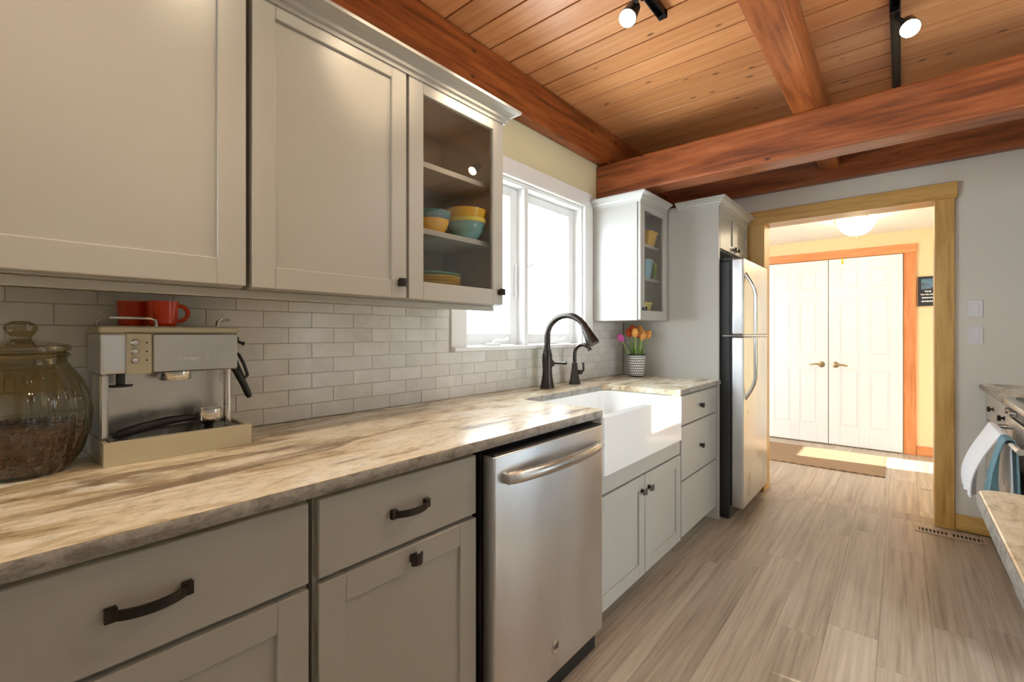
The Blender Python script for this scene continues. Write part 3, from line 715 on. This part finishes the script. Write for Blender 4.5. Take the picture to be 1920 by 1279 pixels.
towel('dish_towel', 'bright white towel hanging on the oven handle', 'towel', 2.70, 3.03, .53, .55, .075)
towel('dish_towel', 'teal towel hanging behind the white one on the oven handle', 'tealtowel', 2.58, 2.685, .55, .56, .03)
PT = thing('blocker_cabinet', 'tall grey cabinet added out of view to block light from the fill door', 'cabinet', (2.36, 1.5, 0))  # added unseen block, shades the left cabinets from the fill door
B(2.121, XR-.001, 1.29, 1.70, .0005, 2.12).build('carcass', 'paint', PT)
d = shaker(PT, 1.294, 1.696, .09, 1.10, 2.10, -1); knob(d, 2.10, 1.33, 1.05, -1)
d = shaker(PT, 1.294, 1.696, 1.106, 2.115, 2.10, -1); knob(d, 2.10, 1.33, 1.16, -1)
UR = thing('wall_cabinet', 'grey two-door wall cabinet on the wall opposite the sink', 'cabinet', (2.45, 3.3, 1.35))
B(2.291, XR-.001, 2.76, 3.90, 1.35, 2.10).build('carcass', 'paint', UR)
d = shaker(UR, 2.765, 3.327, 1.353, 2.097, 2.27, -1); knob(d, 2.27, 3.30, 1.40, -1)
d = shaker(UR, 3.333, 3.895, 1.353, 2.097, 2.27, -1); knob(d, 2.27, 3.36, 1.40, -1)

# ------------------------------------------------------------------ things on the counter
CT = .9145
# coffee machine
CM = thing('espresso_machine', 'brushed steel and champagne espresso machine on the counter', 'coffee machine', (.13, .34, CT))
ZB = CT
m = MB().box(.03, .246, .190, .495, ZB, ZB+.030).box(.236, .246, .190, .495, ZB+.030, ZB+.053).box(.03, .236, .190, .200, ZB+.030, ZB+.053).box(.03, .236, .485, .495, ZB+.030, ZB+.053)
m.build('base', 'machine', CM)
dtp = MB().box(.10, .234, .202, .483, ZB+.040, ZB+.047, .001).build('drip_tray', 'blackplastic', CM)
for i in range(14): B(.225-.009*i-.004, .225-.009*i, .206, .479, ZB+.0472, ZB+.0496).build('grille_bar', 'chrome', dtp)
B(.231, .2355, .202, .483, ZB+.046, ZB+.0545, bev=.001).build('tray_lip', 'chrome', dtp)
B(.030, .095, .192, .480, ZB+.0535, ZB+.205).build('back_panel', 'steelh', CM)
B(.0955, .198, .190, .206, ZB+.0535, ZB+.2045, bev=.004).build('side_pillar', 'steel', CM)
MB().lathe([(0, 0), (.009, 0), (.009, .151), (0, .151)], (.165, .462, ZB+.0537), 14).build('pillar', 'chrome', CM, True)
hd = MB().box(.03, .200, .190, .476, ZB+.205, ZB+.300, .006, 2).build('head', 'steel', CM)
B(.028, .204, .188, .478, ZB+.3005, ZB+.318, bev=.004).build('top_trim', 'machine', CM)
cp = B(.2005, .209, .236, .284, ZB+.203, ZB+.3002, bev=.002).build('control_panel', 'machine', CM)
for i in range(3):
    MB().lathe([(0, 0), (.0075, 0), (.0085, .002), (.006, .005), (0, .006)], (.209, .252, ZB+.278-.021*i), 18, 'x').build('button', 'chrome', cp, True)
    MB().lathe([(0, 0), (.002, 0), (.002, .001), (0, .001)], (.209, .274, ZB+.278-.021*i), 10, 'x').build('indicator', 'blackplastic', cp)
B(.2005, .207, .286, .474, ZB+.2035, ZB+.2995, bev=.003).build('front_plate', 'steelh', CM)
bp = [c for c in CM.children if c.name.startswith('front_plate')][0]
text_part('Cuisinart', .0135, 'switch', bp, frame_matrix((.2072, .362, ZB+.237), (0, 1, 0), (0, 0, 1)))
MB().lathe([(.0028, 0), (.0042, 0), (.0042, .0006), (.0028, .0006), (.0028, 0)], (0, 0, 0), 20, M=frame_matrix((.2072, .402, ZB+.238), (0, 1, 0), (0, 0, 1))@Matrix.Diagonal((.75, 1.5, 1, 1))).build('oval_mark', 'switch', bp)
MB().lathe([(0, 0), (.036, 0), (.038, .004), (.038, .024), (0, .024)], (.150, .345, ZB+.181), 28).build('brew_head', 'chrome', CM, True)
MB().lathe([(0, 0), (.024, 0), (.024, .004), (.009, .005), (.009, .032), (0, .032)], (.165, .232, ZB+.172), 20).build('tamper', 'blackplastic', CM, True)
MB().tube([(.05, .205, ZB+.318), (.05, .205, ZB+.333), (.10, .205, ZB+.338), (.185, .212, ZB+.338), (.190, .24, ZB+.338), (.190, .285, ZB+.338), (.190, .296, ZB+.333), (.190, .297, ZB+.318)], .0035, 8).build('cup_rail', 'chrome', CM, True)
MB().tube([(.190, .430, ZB+.318), (.190, .431, ZB+.333), (.190, .440, ZB+.338), (.15, .470, ZB+.338), (.06, .470, ZB+.338), (.05, .470, ZB+.318)], .0035, 8).build('cup_rail', 'chrome', CM, True)
MB().tube([(.12, .476, ZB+.285), (.12, .492, ZB+.285), (.122, .505, ZB+.283)], [.012, .010, .006], 10).tube([(.122, .495, ZB+.282), (.126, .512, ZB+.272), (.127, .518, ZB+.270)], [.004, .004, .007], 8).build('steam_knob', 'blackplastic', CM, True)
MB().tube([(.12, .478, ZB+.252), (.12, .492, ZB+.250), (.125, .505, ZB+.238), (.13, .516, ZB+.212), (.131, .523, ZB+.190), (.131, .526, ZB+.178), (.131, .520, ZB+.172), (.13, .513, ZB+.178), (.128, .505, ZB+.198), (.126, .497, ZB+.222), (.124, .488, ZB+.230)], .0045, 10).build('steam_hose', 'blackplastic', CM, True)
MB().tube([(.13, .484, ZB+.207), (.134, .496, ZB+.190), (.140, .512, ZB+.155), (.144, .524, ZB+.122), (.144, .527, ZB+.114)], [.006, .009, .0095, .009, .006], 12).build('steam_wand_handle', 'blackplastic', CM, True)
PF = thing('portafilter', 'loose portafilter with black handle lying on the drip tray', 'portafilter', (.17, .40, ZB+.05))
MB().lathe([(0, .004), (.028, .004), (.030, .030), (.032, .030), (.033, .008), (.031, 0), (0, 0)], (.170, .415, ZB+.068), 26).build('basket', 'chrome', PF, True)
MB().lathe([(0, 0), (.010, 0), (.013, .010), (.030, .018), (0, .018)], (.170, .415, ZB+.050), 20).build('spout', 'blackplastic', PF, True)
MB().tube([(.170, .385, ZB+.078), (.172, .36, ZB+.080), (.176, .32, ZB+.078), (.182, .27, ZB+.070), (.186, .225, ZB+.060), (.187, .214, ZB+.058)], [.008, .009, .011, .012, .011, .006], 14).build('handle', 'blackplastic', PF, True)
# mugs
def mug(x, y, rz, label):
    t = thing('mug', label, 'mug', (x, y, ZB+.3185), rz, 'orange mugs on the coffee machine')
    MB().lathe([(0, 0), (.026, 0), (.029, .004), (.0315, .012), (.031, .015), (.0325, .018), (.033, .058), (.0345, .064), (.032, .064), (.031, .058), (.030, .010), (0, .008)], seg=32).build('cup', 'redmug', t, True, True)
    pts = [(0.031+.022*math.sin(a)*1.0, 0, .034+.020*math.cos(a)) for a in [PI*i/12 for i in range(13)]]
    MB().tube(pts, .0052, 10).build('handle', 'redmug', t, True, True)
mug(.092, .270, PI*.6, 'orange-red enamel mug on the left atop the coffee machine')
mug(.152, .318, PI*.42, 'orange-red enamel mug on the right with handle showing')
# jar
JX, JY = .162, .068
JR = thing('glass_jar', 'ribbed green-tinted glass jar with lid on the counter', 'jar', (JX, JY, CT))
jprof = [(0, .003), (.060, .003), (.070, .0), (.078, .006), (.097, .040), (.110, .085), (.1135, .125), (.108, .165), (.094, .200), (.080, .222), (.073, .234)]
b = MB().lathe(jprof, (JX, JY, CT), 120, rib=.03, ribn=20)
b.lathe([(.073, .234), (.073, .246), (.078, .252), (.0785, .256), (.073, .259), (.071, .256), (.070, .234)], (JX, JY, CT), 60)
b.build('body', 'jarglass', JR, True)
ld = MB().lathe([(0, .262), (.070, .260), (.0785, .262), (.080, .268), (.077, .275), (.060, .279), (.030, .284), (.017, .288), (.0165, .294), (.023, .302), (.0265, .310), (.025, .319), (.016, .326), (0, .327)], (JX, JY, CT), 48).build('lid', 'jarglass', JR, True)
# coffee beans
bm = bmesh.new(); rr = random.Random(3)
def jr_at(z):
    P = jprof[2:]
    for (r0, z0), (r1, z1) in zip(P, P[1:]):
        if z0 <= z <= z1: return r0+(r1-r0)*(z-z0)/(z1-z0)
    return .07
def bean(p):
    b2 = bmesh.new(); bmesh.ops.create_icosphere(b2, subdivisions=1, radius=.0050)
    b2.transform(Matrix.Translation(p)@Matrix.Rotation(rr.random()*6, 4, 'X')@Matrix.Rotation(rr.random()*6, 4, 'Z')@Matrix.Diagonal((1, .75, .55, 1)))
    me = bpy.data.meshes.new('t'); b2.to_mesh(me); b2.free(); bm.from_mesh(me); bpy.data.meshes.remove(me)
for i in range(900):
    z = .010+.088*rr.random(); a = 2*PI*rr.random(); r = jr_at(z)*.955-.005; bean((JX+r*math.cos(a), JY+r*math.sin(a), CT+z))
for i in range(420):
    r = .098*math.sqrt(rr.random()); a = 2*PI*rr.random(); bean((JX+r*math.cos(a), JY+r*math.sin(a), CT+.097+.010*rr.random()+.006*(1-r/.1)))
m = MB(); m._add(bm); m.lathe([(0, .006), (.064, .006), (.086, .040), (.097, .085), (.097, .095), (0, .098)], (JX, JY, CT), 32)
tag(m.build('coffee_beans', 'bean', None, True), 'brown coffee beans half filling the glass jar', 'coffee beans', None, 'stuff')

# vase and tulips
VX, VY = .185, 3.02
VS = thing('vase', 'white and black basket-weave vase on the counter', 'vase', (VX, VY, CT))
MB().lathe([(0, .002), (.046, .002), (.047, .008), (.050, .03), (.057, .10), (.061, .148), (.0575, .148), (.053, .10), (.046, .012), (0, .010)], seg=40).build('wall', 'vase', VS, True, True)
MB().lathe([(.0565, .1485), (.0615, .1485), (.062, .156), (.058, .157), (.0565, .1485)], seg=40).build('rim', 'blackplastic', VS, True, True)
MB().lathe([(0, 0), (.046, 0), (.0475, .009), (.0465, .0095), (0, .0015)], seg=40).build('foot', 'blackplastic', VS, True, True)
blooms = [(-.075, -.070, .278, 'pink', 'pink tulip leaning out at the left of the vase'), (.015, -.055, .312, 'orange', 'orange tulip at the upper left of the bunch'), (-.03, .005, .335, 'redorange', 'dark red-orange tulip at the back of the bunch'),
    (.045, -.012, .290, 'orange', 'orange tulip low in the middle of the bunch'), (.02, .03, .306, 'orange', 'orange tulip in the middle right of the bunch'), (-.01, .062, .335, 'orange', 'tallest orange tulip at the right of the bunch'),
    (.045, .07, .300, 'orange', 'orange tulip at the lower right edge of the bunch'), (-.04, -.03, .310, 'redorange', 'red-orange tulip half hidden behind the bunch'), (.0, .05, .300, 'redorange', 'red-orange tulip tucked below the tallest tulip')]
for i, (dx, dy, dz, mt, lb) in enumerate(blooms):
    t = thing('tulip', lb, 'tulip', (VX, VY, CT+.012), 0, 'tulips in the vase')
    b0 = Vector((dx*.22, dy*.22, 0)); mid = Vector((dx*.5, dy*.5, .13)); top = Vector((dx, dy, dz-.045))
    MB().tube([b0, (b0+mid)/2, mid, (mid*.5+top*.5)+Vector((0, 0, .008)), top], .0038, 8).build('stem', 'stem', t, True, True)
    ax = (top-mid).normalized(); q = Vector((0, 0, 1)).rotation_difference(ax).to_matrix().to_4x4()
    MB().lathe([(0, -.002), (.011, 0), (.020, .012), (.0235, .027), (.0215, .041), (.0155, .053), (.010, .059), (.006, .053), (0, .044)], tuple(top), 24, rib=.09, ribn=3, M=q@Matrix.Rotation(i, 4, 'Z')).build('bloom', mt, t, True, True)
    a = i*2.4; dv = Vector((math.cos(a), math.sin(a), 0)); pv = Vector((-dv.y, dv.x, 0)); base = Vector((dx*.3, dy*.3, .04))
    P = [base+dv*(.03*k*k/9+.004)+Vector((0, 0, .045*k)) for k in range(5)]
    MB().tube([P[0], P[1], P[2], P[3], P[4]], [.006, .012, .013, .009, .002], 8, True, (1, .12)).build('leaf', 'green', t, True, True)

# ------------------------------------------------------------------ dishes in the cabinets
def bowl(x, y, z, r, h, mat, label, grp, band=None, ribs=0, name='bowl'):
    t = thing(name, label, 'bowl', (x, y, z), 0, grp)
    MB().lathe([(0, .002), (r*.52, 0), (r*.55, h*.06), (r*.80, h*.35), (r*.95, h*.72), (r, h), (r*.95, h), (r*.88, h*.7), (r*.7, h*.32), (r*.4, h*.1), (0, h*.08)], seg=60, rib=.012 if ribs else 0, ribn=ribs).build('wall', mat, t, True, True)
    if band: MB().lathe([(r*.99, h*.80), (r*1.012, h*.82), (r*1.02, h), (r*.95, h*1.01), (r*.945, h*.98)], seg=48).build('rim', band, t, True, True)
G1 = 'bowls on the middle shelf of the glass cabinet'
bowl(.262, 1.290, 1.5885, .080, .082, 'teal', 'teal bowl under the yellow one in the glass cabinet', G1, 'paleyellow')
bowl(.262, 1.290, 1.6305, .083, .076, 'yellow', 'yellow bowl nested in the teal bowl in the glass cabinet', G1)
bowl(.240, 1.135, 1.5885, .062, .055, 'yellow', 'yellow bowl beneath the dark ribbed one in the glass cabinet', G1)
bowl(.240, 1.135, 1.6225, .069, .052, 'darkteal', 'dark teal ribbed bowl nested on the left in the glass cabinet', G1, None, 20)
bowl(.235, .975, 1.8235, .050, .05, 'paleyellow', 'small yellow bowl at the left on the top cabinet shelf', None)
def plate(x, y, z, r, mat, label):
    t = thing('plate', label, 'plate', (x, y, z), 0, 'plates stacked in the glass cabinet')
    MB().lathe([(0, .002), (r*.6, 0), (r*.62, .003), (r*.97, .011), (r, .013), (r*.96, .0145), (r*.6, .006), (0, .0055)], seg=48).build('dish', mat, t, True, True)
for i, (mt, q) in enumerate((('paleyellow', 'lowest lemon yellow'), ('yellow', 'second from bottom golden yellow'), ('paleyellow', 'third from bottom lemon yellow'), ('yellow', 'fourth from bottom golden yellow'), ('paleyellow', 'fourth from top lemon yellow'), ('yellow', 'third from top golden yellow'), ('paleyellow', 'second from top lemon yellow'), ('teal', 'topmost pale teal'))):
    plate(.230, 1.145, 1.3465+.0115*i, .108, mt, q+' plate of the stack in the glass cabinet')
def tapered(x, y, z, s0, s1, h, mat, label, cat, name, sx=1):
    t = thing(name, label, cat, (x, y, z))
    b = bmesh.new(); R = []
    for s_, zz in ((s0, 0), (s1, h*.88), (s1*1.08, h*.9), (s1*1.08, h), (s1*.95, h), (s0*.9, h*.08)):
        R.append([b.verts.new((px, py, zz)) for px, py in rrect(-s_*sx, s_*sx, -s_, s_, s_*.3, 3)])
    for i in range(len(R)-1):
        for k in range(len(R[0])): b.faces.new((R[i][k], R[i][(k+1) % 16], R[i+1][(k+1) % 16], R[i+1][k]))
    b.faces.new(R[0][::-1]); b.faces.new(R[-1]); bmesh.ops.recalc_face_normals(b, faces=b.faces)
    m = MB(); m._add(b); m.build('wall', mat, t, True, True); return t
tapered(.252, 3.005, 1.8135, .050, .066, .095, 'yellow', 'square yellow planter on the top shelf of the narrow cabinet', 'planter', 'planter')
bt = tapered(.262, 2.957, 1.5895, .036, .050, .125, 'skyblue', 'pale blue tapered pot on the middle shelf of the narrow cabinet', 'pot', 'pot')
tapered(.260, 2.930, 1.3190, .040, .054, .105, 'paleyellow', 'lemon yellow planter on the bottom shelf of the narrow cabinet', 'planter', 'planter')
fg = thing('frog_figurine', 'small green leaning figurine beside the pale blue pot', 'figurine', (.295, 3.045, 1.5895))
MB().tube([(0.313, 3.017, 1.5895), (0.310, 3.025, 1.62), (0.303, 3.045, 1.655), (0.296, 3.067, 1.680)], [.006, .010, .015, .011], 10).tube([(0.310, 3.050, 1.5895), (0.308, 3.045, 1.62), (0.303, 3.045, 1.65)], [.006, .008, .012], 8).tube([(0.298, 3.063, 1.68), (0.296, 3.073, 1.695), (0.294, 3.081, 1.703)], [.010, .013, .006], 10).build('body', 'green', fg, True)
MB().tube([(0.313, 3.030, 1.665), (0.313, 3.020, 1.690), (0.314, 3.017, 1.697)], [.007, .006, .009], 8).build('arm', 'stem', fg, True)
MB().tube([(0.298, 3.075, 1.665), (0.294, 3.100, 1.672), (0.293, 3.107, 1.674)], [.006, .006, .009], 8).build('arm', 'stem', fg, True)
bowl(.27, 3.085, 1.3190, .028, .04, 'paleyellow', 'tiny pale dish low at the right of the narrow cabinet', None)

# ------------------------------------------------------------------ wall and floor fittings, lamps
def switch(z, label):
    t = thing('light_switch', label, 'switch', (1.942, YB, z), 0, 'rocker switches on the cream wall')
    MB().box(1.909, 1.975, YB-.006, YB-.0005, z-.052, z+.052, .002, 2).build('plate', 'switch', t)
    MB().box(1.925, 1.959, YB-.0105, YB-.0058, z-.030, z+.030, .0015).build('rocker', 'switch', t)
switch(1.368, 'upper white rocker switch on the wall beside the doorway'); switch(1.204, 'lower white rocker switch on the wall beside the doorway')
sg = thing('wall_sign', 'small dark painted sign on the yellow hall wall', 'sign', (1.79, YF-.01, 1.49))
B(1.727, 1.875, YF-.030, YF-.0006, 1.490, 1.780, bev=.002).build('board', 'blackplastic', sg)
B(1.750, 1.870, YF-.0312, YF-.0301, 1.655, 1.755).build('painted_picture', 'signart', sg)
rr = random.Random(5)
for row, (z, a, b) in enumerate(((1.632, 1.775, 1.82), (1.602, 1.745, 1.868), (1.570, 1.758, 1.868), (1.535, 1.752, 1.868))):
    x = a
    while x < b-.01:
        L = min(b-x, .016+.016*rr.random()); pts = [(x+L*k/5, YF-.032, z+.007*math.sin(k*2.2+row)) for k in range(6)]
        MB().tube(pts, .0042, 6).build('painted_script', 'white', sg); x += L+.005
rg = thing('entry_mat', 'brown woven entry mat in front of the white double doors', 'mat', (.75, 5.38, 0))
B(.02, 1.492, 4.975, 5.790, .0006, .010, bev=.003).build('mat', 'rug', rg)
for (a, b, c, d) in ((.02, 1.492, 4.968, 4.985), (1.478, 1.497, 4.968, 5.795)): B(a, b, c, d, .0008, .0115, bev=.002).build('bound_edge', 'rug', rg)
def floor_vent(x0, x1, y0, y1, label, n):
    t = thing('floor_vent', label, 'vent', ((x0+x1)/2, (y0+y1)/2, 0)); b = .022
    MB().box(x0, x1, y0, y0+b, .0004, .005, .001).box(x0, x1, y1-b, y1, .0004, .005, .001).box(x0, x0+b, y0+b, y1-b, .0004, .005, .001).box(x1-b, x1, y0+b, y1-b, .0004, .005, .001).box((x0+x1)/2-.008, (x0+x1)/2+.008, y0+b, y1-b, .0004, .005, .001).build('frame', 'ventmetal', t)
    B(x0+.01, x1-.01, y0+.01, y1-.01, .0003, .0012).build('duct', 'darkgap', t)
    for i in range(n):
        x = x0+b+(x1-x0-2*b)*(i+.5)/n; B(x-.0035, x+.0035, y0+.012, y1-.012, .0013, .0045).build('slat', 'ventmetal', t)
floor_vent(1.662, 1.985, 3.765, 3.868, 'beige slotted floor vent by the doorway post', 16)
floor_vent(1.718, 1.90, 4.80, 4.86, 'dark floor vent on the hall floor behind the doorway post', 8)
# hall flush lamp
LX, LY = 1.292, 5.15
HL = thing('ceiling_lamp', 'lit opal bowl flush lamp on the hall ceiling', 'lamp', (LX, LY, 2.09))
MB().lathe([(.150, 2.250), (.148, 2.232), (.135, 2.190), (.100, 2.135), (.055, 2.105), (0, 2.098)], (LX, LY, 0), 40).build('shade', 'lampglass', HL, True)
MB().lathe([(0, 2.2595), (.09, 2.2595), (.09, 2.245), (0, 2.245)], (LX, LY, 0), 32).build('canopy', 'brass', HL, True)
MB().lathe([(0, 2.098), (.016, 2.097), (.012, 2.088), (.006, 2.080), (0, 2.074)], (LX, LY, 0), 16).build('finial', 'brass', HL, True)
for q in range(3):
    a = PI+q*2*PI/3+.0; MB().tube([(LX+.10*math.cos(a), LY+.10*math.sin(a), 2.255), (LX+.158*math.cos(a), LY+.158*math.sin(a), 2.250), (LX+.160*math.cos(a), LY+.160*math.sin(a), 2.232)], [.008, .010, .012], 8).build('clip', 'brass', HL, True)
pl = bpy.data.lights.new('hall_bulb', 'POINT'); pl.energy = 2.2; pl.color = (1, .78, .5); pl.shadow_soft_size = .09
po = bpy.data.objects.new('hall_bulb', pl); C.objects.link(po); po.location = (LX, LY, 2.02)

# track lights
def track(x, y0, y1, label, heads):
    t = thing('track_light', label, 'track light', (x, (y0+y1)/2, ZC-.03))
    m = MB().box(x-.018, x-.012, y0, y1, ZC-.030, ZC-.0005, .001).box(x+.012, x+.018, y0, y1, ZC-.030, ZC-.0005, .001).box(x-.0125, x+.0125, y0, y1, ZC-.012, ZC-.0005).box(x-.018, x+.018, y0, y0+.03, ZC-.031, ZC-.0005, .001).box(x-.018, x+.018, y1-.03, y1, ZC-.031, ZC-.0005, .001)
    m.build('rail', 'black', t)
    for (hy, ox, aim, power, size) in heads:
        h = Vector((x+ox, hy, ZC-.105)); d = (Vector(aim)-h).normalized()
        hd_ = MB().box(x-.016, x+.016, hy-.045, hy+.045, ZC-.052, ZC-.029, .003).tube([(x, hy, ZC-.05), (x+ox*.5, hy, ZC-.075), h-d*.01], .008, 8)
        hd_.tube([h-d*.045, h-d*.04, h+d*.01, h+d*.045, h+d*.046], [.020, .027, .031, .036, .034], 20)
        H = hd_.build('lamp_head', 'black', t, True)
        MB().lathe([(0, 0), (.033, 0), (.031, .006), (0, .010)], (0, 0, 0), 24, M=Matrix.Translation(h+d*.0465)@Vector((0, 0, 1)).rotation_difference(d).to_matrix().to_4x4()).build('lens', 'bulb', H, True)
        l = bpy.data.lights.new('track_spot', 'SPOT'); l.energy = power; l.color = (1, .79, .55); l.spot_size = math.radians(size); l.spot_blend = .8; l.shadow_soft_size = .03
        o = bpy.data.objects.new('track_spot', l); C.objects.link(o); o.location = h+d*.062; o.rotation_euler = d.to_track_quat('-Z', 'Y').to_euler()
track(.818, -.9, 1.93, 'black track light over the long counter with a lit spot head', [(1.70, -.04, (.75, .6, 1.0), 12, 95), (.70, 0, (.50, .60, 1.3), 4, 70), (-.15, 0, (.55, .15, .91), 12, 80)])
track(1.580, 1.2, 3.40, 'black track light ending at the cross timber with a lit spot head', [(2.52, .045, (1.75, 1.0, 1.1), 22, 95)])
track(1.05, .45, 1.55, 'short black track light facing the wall cabinets', [(1.40, 0, (.37, 1.20, 2.05), 42, 24), (.95, 0, (.37, .82, 2.05), 12, 28), (.52, 0, (.37, .05, 1.75), 6, 60)])
